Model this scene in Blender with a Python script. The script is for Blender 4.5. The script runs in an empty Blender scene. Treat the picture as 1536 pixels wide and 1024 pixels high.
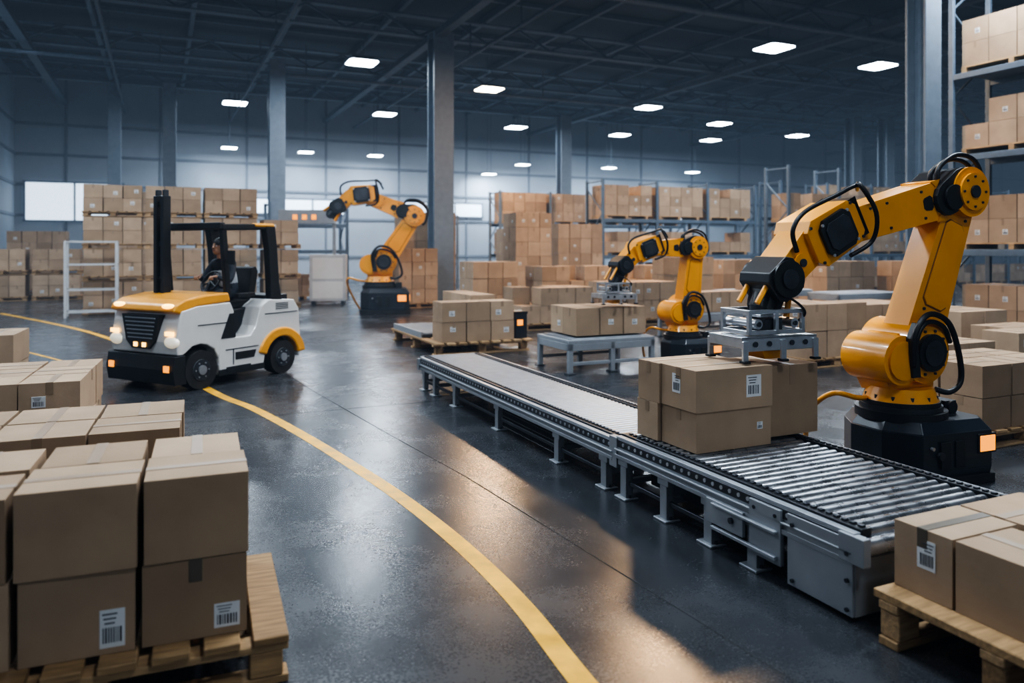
import bpy, bmesh, math, random
from mathutils import Matrix, Vector
random.seed(7)
R=random.random
A=0.431
CA,SA=math.cos(A),math.sin(A)
col=bpy.context.scene.collection
# ---------------------------------------------------------------- materials
def mat(name,c,rough=0.6,metal=0.0,var=0.12,nscale=6.0,bump=0.0,bscale=40.0,coat=0.0,emit=None,estr=0.0,stretch=(1,1,1),rvar=0.0,samp=False):
    m=bpy.data.materials.new(name); m.use_nodes=True
    nt=m.node_tree; b=nt.nodes['Principled BSDF']
    tc=nt.nodes.new('ShaderNodeTexCoord'); mp=nt.nodes.new('ShaderNodeMapping')
    mp.inputs['Scale'].default_value=stretch
    nt.links.new(tc.outputs['Object'],mp.inputs['Vector'])
    n=nt.nodes.new('ShaderNodeTexNoise'); n.inputs['Scale'].default_value=nscale; n.inputs['Detail'].default_value=4
    nt.links.new(mp.outputs[0],n.inputs['Vector'])
    cr=nt.nodes.new('ShaderNodeValToRGB')
    cr.color_ramp.elements[0].position=0.3; cr.color_ramp.elements[1].position=0.7
    cr.color_ramp.elements[0].color=tuple(max(0,x*(1-var)) for x in c)+(1,)
    cr.color_ramp.elements[1].color=tuple(min(1,x*(1+var)) for x in c)+(1,)
    nt.links.new(n.outputs['Fac'],cr.inputs['Fac'])
    nt.links.new(cr.outputs['Color'],b.inputs['Base Color'])
    b.inputs['Roughness'].default_value=rough; b.inputs['Metallic'].default_value=metal
    b.inputs['Coat Weight'].default_value=coat
    if rvar:
        mr=nt.nodes.new('ShaderNodeMapRange'); mr.inputs['To Min'].default_value=rough-rvar; mr.inputs['To Max'].default_value=rough+rvar
        mr.inputs['From Min'].default_value=0.3; mr.inputs['From Max'].default_value=0.7
        nt.links.new(n.outputs['Fac'],mr.inputs['Value']); nt.links.new(mr.outputs[0],b.inputs['Roughness'])
    if bump:
        n2=nt.nodes.new('ShaderNodeTexNoise'); n2.inputs['Scale'].default_value=bscale; n2.inputs['Detail'].default_value=4
        nt.links.new(mp.outputs[0],n2.inputs['Vector'])
        bp=nt.nodes.new('ShaderNodeBump'); bp.inputs['Strength'].default_value=bump; bp.inputs['Distance'].default_value=0.01
        nt.links.new(n2.outputs['Fac'],bp.inputs['Height']); nt.links.new(bp.outputs[0],b.inputs['Normal'])
    if emit:
        b.inputs['Emission Color'].default_value=tuple(emit)+(1,); b.inputs['Emission Strength'].default_value=estr
        if not samp:
            try: m.cycles.emission_sampling='NONE'
            except Exception as e: pass
    return m
CARD=[mat('cardboard_%d'%i,c,0.85,var=0.11,nscale=3,bump=0.14,bscale=25) for i,c in enumerate([(.36,.25,.16),(.41,.29,.19),(.31,.212,.132),(.385,.268,.172)])]
TAPE=mat('packing_tape',(.27,.185,.115),0.4,var=.05)
TAPED=mat('packing_tape_dark',(.12,.10,.075),0.4,var=.05)
LABEL=mat('paper_label',(.66,.66,.66),0.6,var=.04)
INK=mat('label_ink',(.05,.05,.06),0.6)
WOOD=[mat('pallet_wood_%d'%i,c,0.75,var=.3,nscale=5,bump=.3,bscale=12,stretch=(1,8,8)) for i,c in enumerate([(.38,.235,.11),(.44,.28,.14),(.29,.175,.08)])]
STEEL=mat('painted_grey_steel',(.31,.33,.355),0.40,0.3,var=.08,nscale=4,rvar=.06)
STEELD=mat('dark_steel',(.06,.065,.075),0.4,0.6,var=.2)
ROLL=mat('roller_steel',(.33,.34,.36),0.30,0.85,var=.18,nscale=10,rvar=.07)
ROLLG=mat('roller_grey_sleeve',(.30,.32,.35),0.38,0.45,var=.12,nscale=10,rvar=.07)
ALU=mat('brushed_aluminium',(.62,.64,.67),0.28,0.85,var=.08,nscale=14)
BLK=mat('black_plastic',(.014,.016,.019),0.40,var=.15)
RUB=mat('black_rubber',(.012,.012,.013),0.7,var=.2,bump=.1)
CAB=mat('black_cable',(.009,.009,.011),0.42)
ORG=mat('robot_orange_paint',(.82,.335,.02),0.33,var=.06,nscale=3,coat=.35)
ORGD=mat('robot_orange_shadow_seam',(.22,.08,.01),0.5)  # darker orange outline of the lower arm's inset panel
DKB=mat('base_dark_casing',(.018,.023,.032),0.36,var=.1,coat=.1)
WHT=mat('forklift_white_paint',(.66,.65,.63),0.32,var=.03,coat=.4)
FORG=mat('forklift_orange_paint',(.82,.36,.035),0.3,var=.05,coat=.4)
AMB=mat('amber_lamp',(.8,.25,.02),0.3,emit=(1,.34,.03),estr=1.5)
HEAD=mat('headlight_glow',(1,.7,.3),0.3,emit=(1,.52,.10),estr=4)
HEADW=mat('headlight_lens',(.85,.85,.8),0.15,emit=(1,.85,.6),estr=.4)
LAMP=mat('lamp_panel',(1,1,1),0.5,emit=(.84,.93,1),estr=26)
LAMPW=mat('lamp_panel_warm',(1,.9,.7),0.5,emit=(1,.84,.62),estr=26)
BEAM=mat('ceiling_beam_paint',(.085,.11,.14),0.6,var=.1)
COLM=mat('column_paint',(.17,.21,.26),0.5,var=.08)
RACK=mat('rack_blue_grey_steel',(.12,.16,.21),0.5,0.3,var=.1)
RACKL=mat('rack_light_steel',(.46,.47,.48),0.5,var=.06)
YEL=mat('yellow_line_paint',(.74,.40,.03),0.40,var=.25,nscale=7,bump=.05,rvar=.08)
JOINT=mat('floor_joint',(.010,.011,.013),0.7)
WALLM=mat('wall_panel_paint',(.25,.29,.34),0.65,var=.06,nscale=.6)
WTRIM=mat('wall_rib_trim',(.12,.145,.18),0.6)
WIN=mat('window_glass_daylight',(.6,.7,.8),0.3,emit=(.68,.83,1),estr=1.5)
SKIN=mat('skin',(.45,.26,.17),0.5,var=.05)
HAIR=mat('dark_hair',(.012,.01,.009),0.6)
JACK=mat('dark_jacket',(.025,.03,.042),0.8)
VEST=mat('light_grey_vest',(.55,.56,.58),0.7)
EYE=mat('eye_white',(.8,.8,.8),.3)
# ---------------------------------------------------------------- mesh builder
class MB:
    def __init__(s): s.v=[];s.f=[];s.mi=[];s.sm=[];s.mats=[];s.M=Matrix()
    def idx(s,m):
        if m not in s.mats: s.mats.append(m)
        return s.mats.index(m)
    def add(s,vs,fs,m,smooth=None):
        o=len(s.v); i=s.idx(m)
        for p in vs: s.v.append(tuple(s.M@Vector(p)))
        for k,f in enumerate(fs):
            s.f.append([o+a for a in f]); s.mi.append(i)
            s.sm.append(bool(smooth[k]) if isinstance(smooth,list) else bool(smooth))
    def box(s,c,size,m,rot=None):
        x,y,z=[a/2 for a in size]
        vs=[Vector((a,b,d)) for a in(-x,x) for b in(-y,y) for d in(-z,z)]
        if rot is not None: vs=[rot@p for p in vs]
        c=Vector(c); vs=[p+c for p in vs]
        s.add(vs,[(0,1,3,2),(4,6,7,5),(0,4,5,1),(2,3,7,6),(0,2,6,4),(1,5,7,3)],m)
    def b2(s,lo,hi,m):
        s.box([(a+b)/2 for a,b in zip(lo,hi)],[abs(b-a) for a,b in zip(lo,hi)],m)
    def bar(s,p,q,w,h,m):
        p=Vector(p);q=Vector(q);d=q-p
        rot=d.to_track_quat('X','Z').to_matrix()
        s.box((p+q)/2,(d.length,w,h),m,rot)
    def cyl(s,p,q,r0,m,r1=None,seg=20,cm=None):
        r1=r0 if r1 is None else r1
        p=Vector(p);q=Vector(q);d=(q-p).normalized()
        a=d.orthogonal().normalized();b=d.cross(a)
        vs=[];
        for c,r in((p,r0),(q,r1)):
            for k in range(seg):
                t=2*math.pi*k/seg; vs.append(c+a*math.cos(t)*r+b*math.sin(t)*r)
        s.add(vs,[(k,(k+1)%seg,seg+(k+1)%seg,seg+k) for k in range(seg)],m,True)
        s.add(vs[:seg],[tuple(range(seg))[::-1]],cm or m); s.add(vs[seg:],[tuple(range(seg))],cm or m)
    def prism(s,poly,a,b,m,axis='y'):
        n=len(poly)
        if axis=='y': vs=[(x,a,z) for x,z in poly]+[(x,b,z) for x,z in poly]
        elif axis=='z': vs=[(x,y,a) for x,y in poly]+[(x,y,b) for x,y in poly]
        else: vs=[(a,y,z) for y,z in poly]+[(b,y,z) for y,z in poly]
        s.add(vs,[tuple(range(n))[::-1],tuple(range(n,2*n))]+[(k,(k+1)%n,n+(k+1)%n,n+k) for k in range(n)],m)
    def frus(s,poly0,z0,poly1,z1,m):
        n=len(poly0)
        vs=[(x,y,z0) for x,y in poly0]+[(x,y,z1) for x,y in poly1]
        s.add(vs,[tuple(range(n))[::-1],tuple(range(n,2*n))]+[(k,(k+1)%n,n+(k+1)%n,n+k) for k in range(n)],m)
    def limb(s,p,q,w0,w1,y0,y1,m,n=7):
        p=Vector((p[0],p[1]));q=Vector((q[0],q[1]));d=(q-p).normalized();an=math.atan2(d.y,d.x)
        poly=[]
        for k in range(n+1):
            t=an+math.pi/2+math.pi*k/n; poly.append((p.x+math.cos(t)*w0/2,p.y+math.sin(t)*w0/2))
        for k in range(n+1):
            t=an-math.pi/2+math.pi*k/n; poly.append((q.x+math.cos(t)*w1/2,q.y+math.sin(t)*w1/2))
        s.prism(poly,y0,y1,m)
    def slab(s,p,q,w0,w1,y0,y1,m):
        p=Vector((p[0],p[1]));q=Vector((q[0],q[1]));d=(q-p).normalized();n=Vector((-d.y,d.x))
        c=.18
        poly=[p+n*w0*(.5-c)-d*0,p+n*w0*.5+d*c*w0,q+n*w1*.5-d*c*w1,q+n*w1*(.5-c),q-n*w1*(.5-c),q-n*w1*.5-d*c*w1,p-n*w0*.5+d*c*w0,p-n*w0*(.5-c)]
        s.prism([(a.x,a.y) for a in poly],y0,y1,m)
    def tube(s,pts,r,m,seg=8,sub=6,closed=False):
        P=[Vector(p) for p in pts];n=len(P);path=[]
        rng=n if closed else n-1
        for i in range(rng):
            if closed: a,b,c,d=P[(i-1)%n],P[i],P[(i+1)%n],P[(i+2)%n]
            else: a,b,c,d=P[max(i-1,0)],P[i],P[i+1],P[min(i+2,n-1)]
            for k in range(sub):
                t=k/sub
                path.append(0.5*((2*b)+(c-a)*t+(2*a-5*b+4*c-d)*t*t+(3*b-a-3*c+d)*t**3))
        if not closed: path.append(P[-1])
        vs=[];L=len(path);up=None
        for i,p in enumerate(path):
            d=(path[(i+1)%L]-path[i-1]) if closed else (path[min(i+1,L-1)]-path[max(i-1,0)])
            d.normalize()
            if up is None: up=d.orthogonal().normalized()
            up=(up-d*up.dot(d)).normalized(); w=d.cross(up)
            for k in range(seg):
                t=2*math.pi*k/seg; vs.append(p+up*math.cos(t)*r+w*math.sin(t)*r)
        fs=[]
        for i in range(L if closed else L-1):
            j=(i+1)%L
            for k in range(seg): fs.append((i*seg+k,i*seg+(k+1)%seg,j*seg+(k+1)%seg,j*seg+k))
        sm=[True]*len(fs)
        if not closed: fs+=[tuple(range(seg))[::-1],tuple(range((L-1)*seg,L*seg))]; sm+=[False,False]
        s.add(vs,fs,m,sm)
    def ball(s,c,r,m,seg=16,rings=10,zmin=-1.0):
        c=Vector(c); r=(r,r,r) if not hasattr(r,'__len__') else r
        vs=[];fs=[]
        t0=math.asin(max(-1,zmin))
        for i in range(rings+1):
            t=t0+(math.pi/2-t0)*i/rings
            for k in range(seg):
                a=2*math.pi*k/seg; vs.append(c+Vector((math.cos(t)*math.cos(a)*r[0],math.cos(t)*math.sin(a)*r[1],math.sin(t)*r[2])))
        for i in range(rings):
            for k in range(seg): fs.append((i*seg+k,i*seg+(k+1)%seg,(i+1)*seg+(k+1)%seg,(i+1)*seg+k))
        s.add(vs,fs,m,True)
    def obj(s,name,loc=(0,0,0),rz=0,bevel=0,parent=None,seg=2,scale=1):
        me=bpy.data.meshes.new(name)
        me.from_pydata(s.v,[],s.f)
        for m in s.mats: me.materials.append(m)
        me.polygons.foreach_set('material_index',s.mi); me.polygons.foreach_set('use_smooth',s.sm)
        me.update()
        bm=bmesh.new(); bm.from_mesh(me); bmesh.ops.recalc_face_normals(bm,faces=bm.faces); bm.to_mesh(me); bm.free()
        o=bpy.data.objects.new(name,me); col.objects.link(o)
        o.location=loc; o.rotation_euler=(0,0,rz); o.scale=(scale,)*3
        if parent: o.parent=parent
        if bevel:
            b=o.modifiers.new('bevel','BEVEL'); b.width=bevel; b.segments=seg; b.limit_method='ANGLE'; b.angle_limit=math.radians(35)
        return o
def empty(name,loc,rz=0,scale=1):
    e=bpy.data.objects.new(name,None); col.objects.link(e); e.location=loc; e.rotation_euler=(0,0,rz); e.scale=(scale,)*3; e.empty_display_size=.2
    return e
def W(v,u,z=0): return (CA*v-SA*u, SA*v+CA*u, z)
def VU(X,Y): return (CA*X+SA*Y, -SA*X+CA*Y)
OCC=[]   # occupied rectangles in hall coordinates (v0,v1,u0,u1)
def occ(X,Y,w,d,pad=.05):
    v,u=VU(X,Y); OCC.append((v-pad,v+w+pad,u-pad,u+d+pad))
def occc(X,Y,r):
    v,u=VU(X,Y); OCC.append((v-r,v+r,u-r,u+r))
def free(X,Y,w,d):
    """slide a load back down its aisle until it stands clear of everything already placed"""
    v,u=VU(X,Y)
    for k in range(80):
        if not any(v<b and v+w>a and u<dd and u+d>c for a,b,c,dd in OCC): break
        u+=.12
    OCC.append((v-.03,v+w+.03,u-.03,u+d+.03))
    return W(v,u)[:2]
# ---------------------------------------------------------------- cartons
def label(mb,face,w,d,h,cu,cz,lw,lh):
    e=.0015
    def put(du,dz,sw,sh,m,t):
        if face=='F': mb.box((cu+du,-d/2-t,cz+dz),(sw,e,sh),m)
        elif face=='L': mb.box((-w/2-t,cu+du,cz+dz),(e,sw,sh),m)
        else: mb.box((cu+du,cz+dz,h+t),(sw,sh,e),m)
    put(0,0,lw,lh,LABEL,.0015)
    x=-lw*.38
    while x<lw*.36:
        bw=random.choice([.03,.05,.07])*lw
        put(x+bw/2,-lh*.17,bw,lh*.4,INK,.0030); x+=bw+lw*.05
    for k in range(3): put(-lw*.1,lh*(.38-.12*k),lw*(.6-.1*k),lh*.035,INK,.0030)
def carton(mb,w,d,h,m,tape=True,dirx=True,labels=(),dark=False,side_tape=True):
    mb.b2((-w/2,-d/2,0),(w/2,d/2,h),m)
    T=TAPED if dark else TAPE; tw=.05
    if tape:
        if dirx:
            mb.box((0,0,h+.001),(w+.004,tw,.003),T)
            if side_tape:
                for sx in(-1,1): mb.box((sx*(w/2+.001),0,h-h*.14),(.003,tw,h*.28),T)
        else:
            mb.box((0,0,h+.001),(tw,d+.004,.003),T)
            if side_tape:
                for sy in(-1,1): mb.box((0,sy*(d/2+.001),h-h*.14),(tw,.003,h*.28),T)
    for l in labels: label(mb,l[0],w,d,h,*l[1:])
def box_obj(x,y,z,w,d,h,rz=A,mi=0,**k):
    mb=MB(); carton(mb,w,d,h,CARD[mi%4],**k)
    return mb.obj('cardboard_box',(x,y,z),rz,bevel=.006)
def stack(x,y,z,nx,ny,nz,w,d,h,rz=A,name='stacked_cardboard_boxes',bev=.007,jit=.012,lab=.25,miss=0.0):
    mb=MB()
    for k in range(nz):
        for j in range(ny):
            for i in range(nx):
                if k==nz-1 and R()<miss: continue
                mb.M=Matrix.Translation((i*w+w/2+(R()-.5)*jit,j*d+d/2+(R()-.5)*jit,k*h+.002*k))@Matrix.Rotation((R()-.5)*.03,4,'Z')
                ls=[]
                if R()<lab: ls.append(('F',w*(R()-.5)*.4,h*(.35+.3*R()),w*.22,w*.2))
                if R()<lab and i==0: ls.append(('L',d*(R()-.5)*.4,h*(.35+.3*R()),w*.22,w*.2))
                carton(mb,w-.018,d-.018,h-.005,random.choice(CARD),labels=ls,dirx=R()<.6)
    return mb.obj(name,(x,y,z),rz,bevel=bev,seg=1)
def pallet(x,y,w,d,h=.15,rz=A,n=7,z=0):
    mb=MB(); t=h*.16
    bwid=w/(n+ (n-1)*.35)
    for i in range(n):
        xx=bwid/2+i*bwid*1.35
        mb.box((xx,d/2,h-t/2),(bwid,d*(1+.01*(R()-.5)),t),random.choice(WOOD))
    for j in(0.07,.5,.93):
        mb.box((w/2,d*j,h-t*1.5-.001),(w,.1,t),random.choice(WOOD))
        for i in(.06,.5,.94): mb.box((w*i,d*j,h*.5-t*.5),(.13,.1,h-3*t-.004),random.choice(WOOD))
        mb.box((w/2,d*j,t/2),(w,.1,t),random.choice(WOOD))
    return mb.obj('wooden_pallet',(x,y,z),rz,bevel=.004,seg=1)
def loc2(x,y,a,b,rz=A): return (x+a*math.cos(rz)-b*math.sin(rz), y+a*math.sin(rz)+b*math.cos(rz))
def pstack(x,y,nx,ny,nz,w,d,h,rz=A,ph=.15,auto=False,**k):
    m=.03
    if auto: x,y=free(x,y,nx*w+2*m,ny*d+2*m)
    pallet(x,y,nx*w+2*m,ny*d+2*m,ph,rz)
    X,Y=loc2(x,y,m,m,rz)
    return stack(X,Y,ph+.001,nx,ny,nz,w,d,h,rz,**k)
# ---------------------------------------------------------------- room shell
VL,VR,UN,UF,HC=-6.0,68.0,-9.0,41.2,9.6
def concrete():
    m=bpy.data.materials.new('polished_concrete'); m.use_nodes=True; nt=m.node_tree; b=nt.nodes['Principled BSDF']
    tc=nt.nodes.new('ShaderNodeTexCoord')
    def noise(s,d,r=.5): 
        n=nt.nodes.new('ShaderNodeTexNoise'); n.inputs['Scale'].default_value=s; n.inputs['Detail'].default_value=d; n.inputs['Roughness'].default_value=r
        nt.links.new(tc.outputs['Object'],n.inputs['Vector']); return n
    n1=noise(.35,4); n2=noise(1.8,7,.6); n3=noise(140,2); n4=noise(60,4,.7)
    def mixf(f,x,y):
        q=nt.nodes.new('ShaderNodeMix'); q.data_type='FLOAT'; q.inputs[0].default_value=f
        nt.links.new(x,q.inputs[2]); nt.links.new(y,q.inputs[3]); return q
    mx=mixf(.55,n1.outputs['Fac'],n2.outputs['Fac'])
    mx2=mixf(.30,mx.outputs[0],n4.outputs['Fac'])
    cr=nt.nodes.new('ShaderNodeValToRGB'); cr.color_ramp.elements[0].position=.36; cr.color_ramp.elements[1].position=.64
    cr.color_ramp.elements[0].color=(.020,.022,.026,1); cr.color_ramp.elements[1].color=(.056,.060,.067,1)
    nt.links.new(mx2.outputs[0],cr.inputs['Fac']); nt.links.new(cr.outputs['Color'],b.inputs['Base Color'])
    mr=nt.nodes.new('ShaderNodeMapRange'); mr.inputs['From Min'].default_value=.35; mr.inputs['From Max'].default_value=.65
    mr.inputs['To Min'].default_value=.20; mr.inputs['To Max'].default_value=.33
    nt.links.new(mx2.outputs[0],mr.inputs['Value']); nt.links.new(mr.outputs[0],b.inputs['Roughness'])
    bp=nt.nodes.new('ShaderNodeBump'); bp.inputs['Strength'].default_value=.07; bp.inputs['Distance'].default_value=.004
    nt.links.new(n3.outputs['Fac'],bp.inputs['Height']); nt.links.new(bp.outputs[0],b.inputs['Normal'])
    b.inputs['Specular IOR Level'].default_value=.55
    return m
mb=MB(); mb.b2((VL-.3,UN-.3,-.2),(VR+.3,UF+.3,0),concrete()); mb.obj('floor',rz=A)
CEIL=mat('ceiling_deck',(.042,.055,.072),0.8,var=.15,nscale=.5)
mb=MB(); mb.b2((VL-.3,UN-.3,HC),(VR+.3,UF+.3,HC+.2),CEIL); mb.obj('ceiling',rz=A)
def wall(name,lo,hi,ribs):
    mb=MB(); mb.b2(lo,hi,WALLM)
    for r in ribs: mb.b2(r[0],r[1],WTRIM)
    mb.obj(name,rz=A)
ribs=[((VL,UF-.06,z),(VR,UF,z+.12)) for z in(1.2,3.2,4.6,6.0,7.4)]+[((v,UF-.04,0),(v+.1,UF,HC)) for v in range(-4,68,4)]
wall('wall_back',(VL-.3,UF,0),(VR+.3,UF+.3,HC),ribs)
ribs=[((VL,UN,z),(VL+.06,UF,z+.12)) for z in(1.2,3.2,4.6,6.0,7.4)]+[((VL,u,0),(VL+.04,u+.1,HC)) for u in range(-8,40,4)]
wall('wall_left',(VL-.3,UN,0),(VL,UF,HC),ribs)
wall('wall_right',(VR,UN,0),(VR+.3,UF,HC),[])
wall('wall_front',(VL-.3,UN-.3,0),(VR+.3,UN,HC),[])
def window(name,lo,hi):
    mb=MB(); mb.b2(lo,hi,WIN); fr=.08
    x0,x1=lo[0],hi[0];y=lo[1];z0,z1=lo[2],hi[2]
    for z in(z0,z1): mb.b2((x0-fr,y-.03,z-fr/2),(x1+fr,y+.03,z+fr/2),WTRIM)
    n=max(1,int((x1-x0)/1.6))
    for i in range(n+1):
        x=x0+(x1-x0)*i/n; mb.b2((x-fr/2,y-.03,z0),(x+fr/2,y+.03,z1),WTRIM)
    mb.obj(name,rz=A)
wi=1
for a,b,z0,z1 in [(-5.6,-1.6,3.0,4.8),(-.8,1.2,3.3,4.5),(4,9,3.5,4.3),(12,17,3.5,4.3),(20,26,3.5,4.3),(29,36,3.5,4.3)]:
    window('window_%d'%wi,(a,UF-.09,z0),(b,UF-.03,z1)); wi+=1
FILL_PANE=mat('daylight_pane',(.6,.7,.8),.4,emit=(.78,.89,1),estr=1.7,samp=True)  # glowing panes added behind the camera as fill for front faces
for a,b in [(-5,-1),(0,4),(5,9),(10,14)]:
    mb=MB(); mb.b2((a,UN+.01,3.2),(b,UN+.06,6.4),FILL_PANE)
    for k in range(4): 
        x=a+(b-a)*k/3; mb.b2((x-.05,UN,3.1),(x+.05,UN+.1,6.5),WTRIM)
    for z in(3.15,4.8,6.45): mb.b2((a-.05,UN,z-.05),(b+.05,UN+.1,z+.05),WTRIM)
    mb.obj('window_%d'%wi,rz=A); wi+=1
# ceiling structure
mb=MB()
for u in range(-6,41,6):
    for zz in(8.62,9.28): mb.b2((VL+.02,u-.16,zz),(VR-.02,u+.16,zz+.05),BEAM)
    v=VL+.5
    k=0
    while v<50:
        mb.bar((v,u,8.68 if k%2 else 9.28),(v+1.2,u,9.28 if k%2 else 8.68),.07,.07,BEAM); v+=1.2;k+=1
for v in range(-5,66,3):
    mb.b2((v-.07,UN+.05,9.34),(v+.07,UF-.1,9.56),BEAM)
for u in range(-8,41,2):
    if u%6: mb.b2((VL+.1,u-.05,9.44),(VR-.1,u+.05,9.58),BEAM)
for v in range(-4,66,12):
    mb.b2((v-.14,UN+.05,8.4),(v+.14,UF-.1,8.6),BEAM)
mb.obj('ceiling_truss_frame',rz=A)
mb=MB()
for v,z in((-1.5,8.2),(3.2,8.05),(9.5,8.2)):
    mb.cyl((v,UN+.1,z),(v,UF-.2,z),.06,BEAM,seg=8)
    for u in range(-8,40,4): mb.b2((v-.02,u,z),(v+.02,u+.04,9.4),BEAM)
for u,z in((17.0,8.3),(29.5,8.2)):
    mb.cyl((VL+.1,u,z),(60,u,z),.07,COLM,seg=8)
    for v in range(-5,58,5): mb.b2((v,u-.02,z),(v+.04,u+.02,9.4),BEAM)
mb.obj('ceiling_conduit',rz=A)
def column(X,Y,w):
    mb=MB(); f=w*.12; h=8.6
    mb.b2((-w/2,-w/2,0),(w/2,-w/2+f,h),COLM); mb.b2((-w/2,w/2-f,0),(w/2,w/2,h),COLM)
    mb.b2((-f/2,-w/2+f,0),(f/2,w/2-f,h),COLM)
    mb.b2((-w*.65,-w*.65,0),(w*.65,w*.65,.04),COLM)
    mb.obj('steel_column',(X,Y,0),A,bevel=.008,seg=1)
    occc(X,Y,w*.7)
for c in [(-2.28,24.5,.66),(-8.6,28,.56),(7.83,14.6,.44),(-14.3,32,.52),(-16.9,32.6,.5),(2.7,40,.6),(17.8,40,.6),(20,41,.6),(33,40,.6)]: column(*c)
# lamps
def rrect(s,r,n=4):
    out=[]
    for cx,cy,a0 in((s-r,s-r,0),(-s+r,s-r,90),(-s+r,-s+r,180),(s-r,-s+r,270)):
        for k in range(n+1):
            a=math.radians(a0+90*k/n); out.append((cx+r*math.cos(a),cy+r*math.sin(a)))
    return out
def lamp(X,Y,H,warm=0,P=260,s=.95):
    mb=MB(); m=LAMPW if warm else LAMP
    mb.prism(rrect(s/2,s*.14),0,.02,m,axis='z')
    mb.frus(rrect(s/2+.05,s*.16),.02,rrect(s/2-.1,s*.14),.14,BEAM)
    mb.cyl((0,-.25,.12),(0,-.25,HC-H-.25),.012,BEAM,seg=6); mb.cyl((0,.25,.12),(0,.25,HC-H-.25),.012,BEAM,seg=6)
    o=mb.obj('ceiling_lamp',(X,Y,H),A)
    L=bpy.data.lights.new('lamp_light','AREA'); L.shape='SQUARE'; L.size=s; L.energy=P
    L.color=(1,.60,.28) if warm else (.78,.89,1)
    l=bpy.data.objects.new('lamp_light',L); col.objects.link(l); l.parent=o; l.location=(0,0,-.03)
for X,Y,w,P in [(-5.07,25.9,0,400),(-12,33.2,0,420),(-5.98,36,0,420),(-.9,30.3,1,900),(6.1,34.3,0,420),(.2,40,0,380),(10.5,38.8,0,420),(6.0,42.7,0,380),(11.6,44.8,0,380),(8.2,24,0,440),(12.6,26.4,0,420),(16,43,0,500)]:
    lamp(X,Y,8.0,w,P)
for X,Y,H in [(-13.5,36.6,6.5),(-10.3,38.3,6.5),(-7.1,39.8,6.5),(.6,43.2,6.4),(5.7,45,6.4),(11.2,47.6,6.4),(-1.3,43.5,5.9)]:
    lamp(X,Y,H,P=230,s=.68)
for X,Y,w,P in [(3.75,18.4,1,800),(-6.5,15.5,0,440),(9,14,0,380),(-3,10.5,0,380),(5.5,7.8,0,460),(0.4,5.4,0,240),(-5.2,4.5,0,200),(-11.6,13.6,0,480),(3.5,.5,0,200),(16,20,0,420),(24,34,0,500),(30,48,0,600)]+[W(-5.4,26.6)[:2]+(0,450)]:  # left-edge lamps are added out of view to brighten the left box stacks
    lamp(X,Y,8.0,w,P)  # far-right lamps of this list are added to wash the dark back wall
# ---------------------------------------------------------------- floor markings
def strip(name,pts,w,m,z=.002,sub=10):
    P=[Vector((a,b,0)) for a,b in pts];n=len(P);path=[]
    for i in range(n-1):
        a,b,c,d=P[max(i-1,0)],P[i],P[i+1],P[min(i+2,n-1)]
        for k in range(sub):
            t=k/sub; path.append(0.5*((2*b)+(c-a)*t+(2*a-5*b+4*c-d)*t*t+(3*b-a-3*c+d)*t**3))
    path.append(P[-1]); vs=[];L=len(path)
    for i,p in enumerate(path):
        d=(path[min(i+1,L-1)]-path[max(i-1,0)]).normalized(); q=Vector((-d.y,d.x,0))*w/2
        vs+=[(p+q)+Vector((0,0,z)),(p-q)+Vector((0,0,z))]
    mb=MB(); mb.add(vs,[(2*i,2*i+1,2*i+3,2*i+2) for i in range(L-1)],m); o=mb.obj(name)
    return o
strip('yellow_floor_line',[(1.1,.3),(.66,2.2),(.294,3.165),(.04,3.87),(-.27,4.55),(-.683,5.31),(-1.225,6.18),(-2.04,7.39),(-2.87,8.52),(-3.7,9.5),(-5.4,11.9),(-7.7,14.8),(-10,17.25),(-13.8,20.7)],.115,YEL)
strip('yellow_floor_line',[(-14.6,17.0),(-11,15.3),(-8.4,13.2),(-6.3,11.4)],.05,YEL)
strip('yellow_floor_line',[(3.9,5.25),(6.5,6.4)],.10,YEL)
strip('floor_joint_line',[(2.7,.6),(1.175,3.165),(-.36,6.0),(-2.5,9.6),(-8,19.5)],.009,JOINT,.0015,2)
for u in(8.5,16,24): strip('floor_joint_line',[W(-5.9,u)[:2],W(40,u)[:2]],.010,JOINT,.0012,2)
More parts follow.
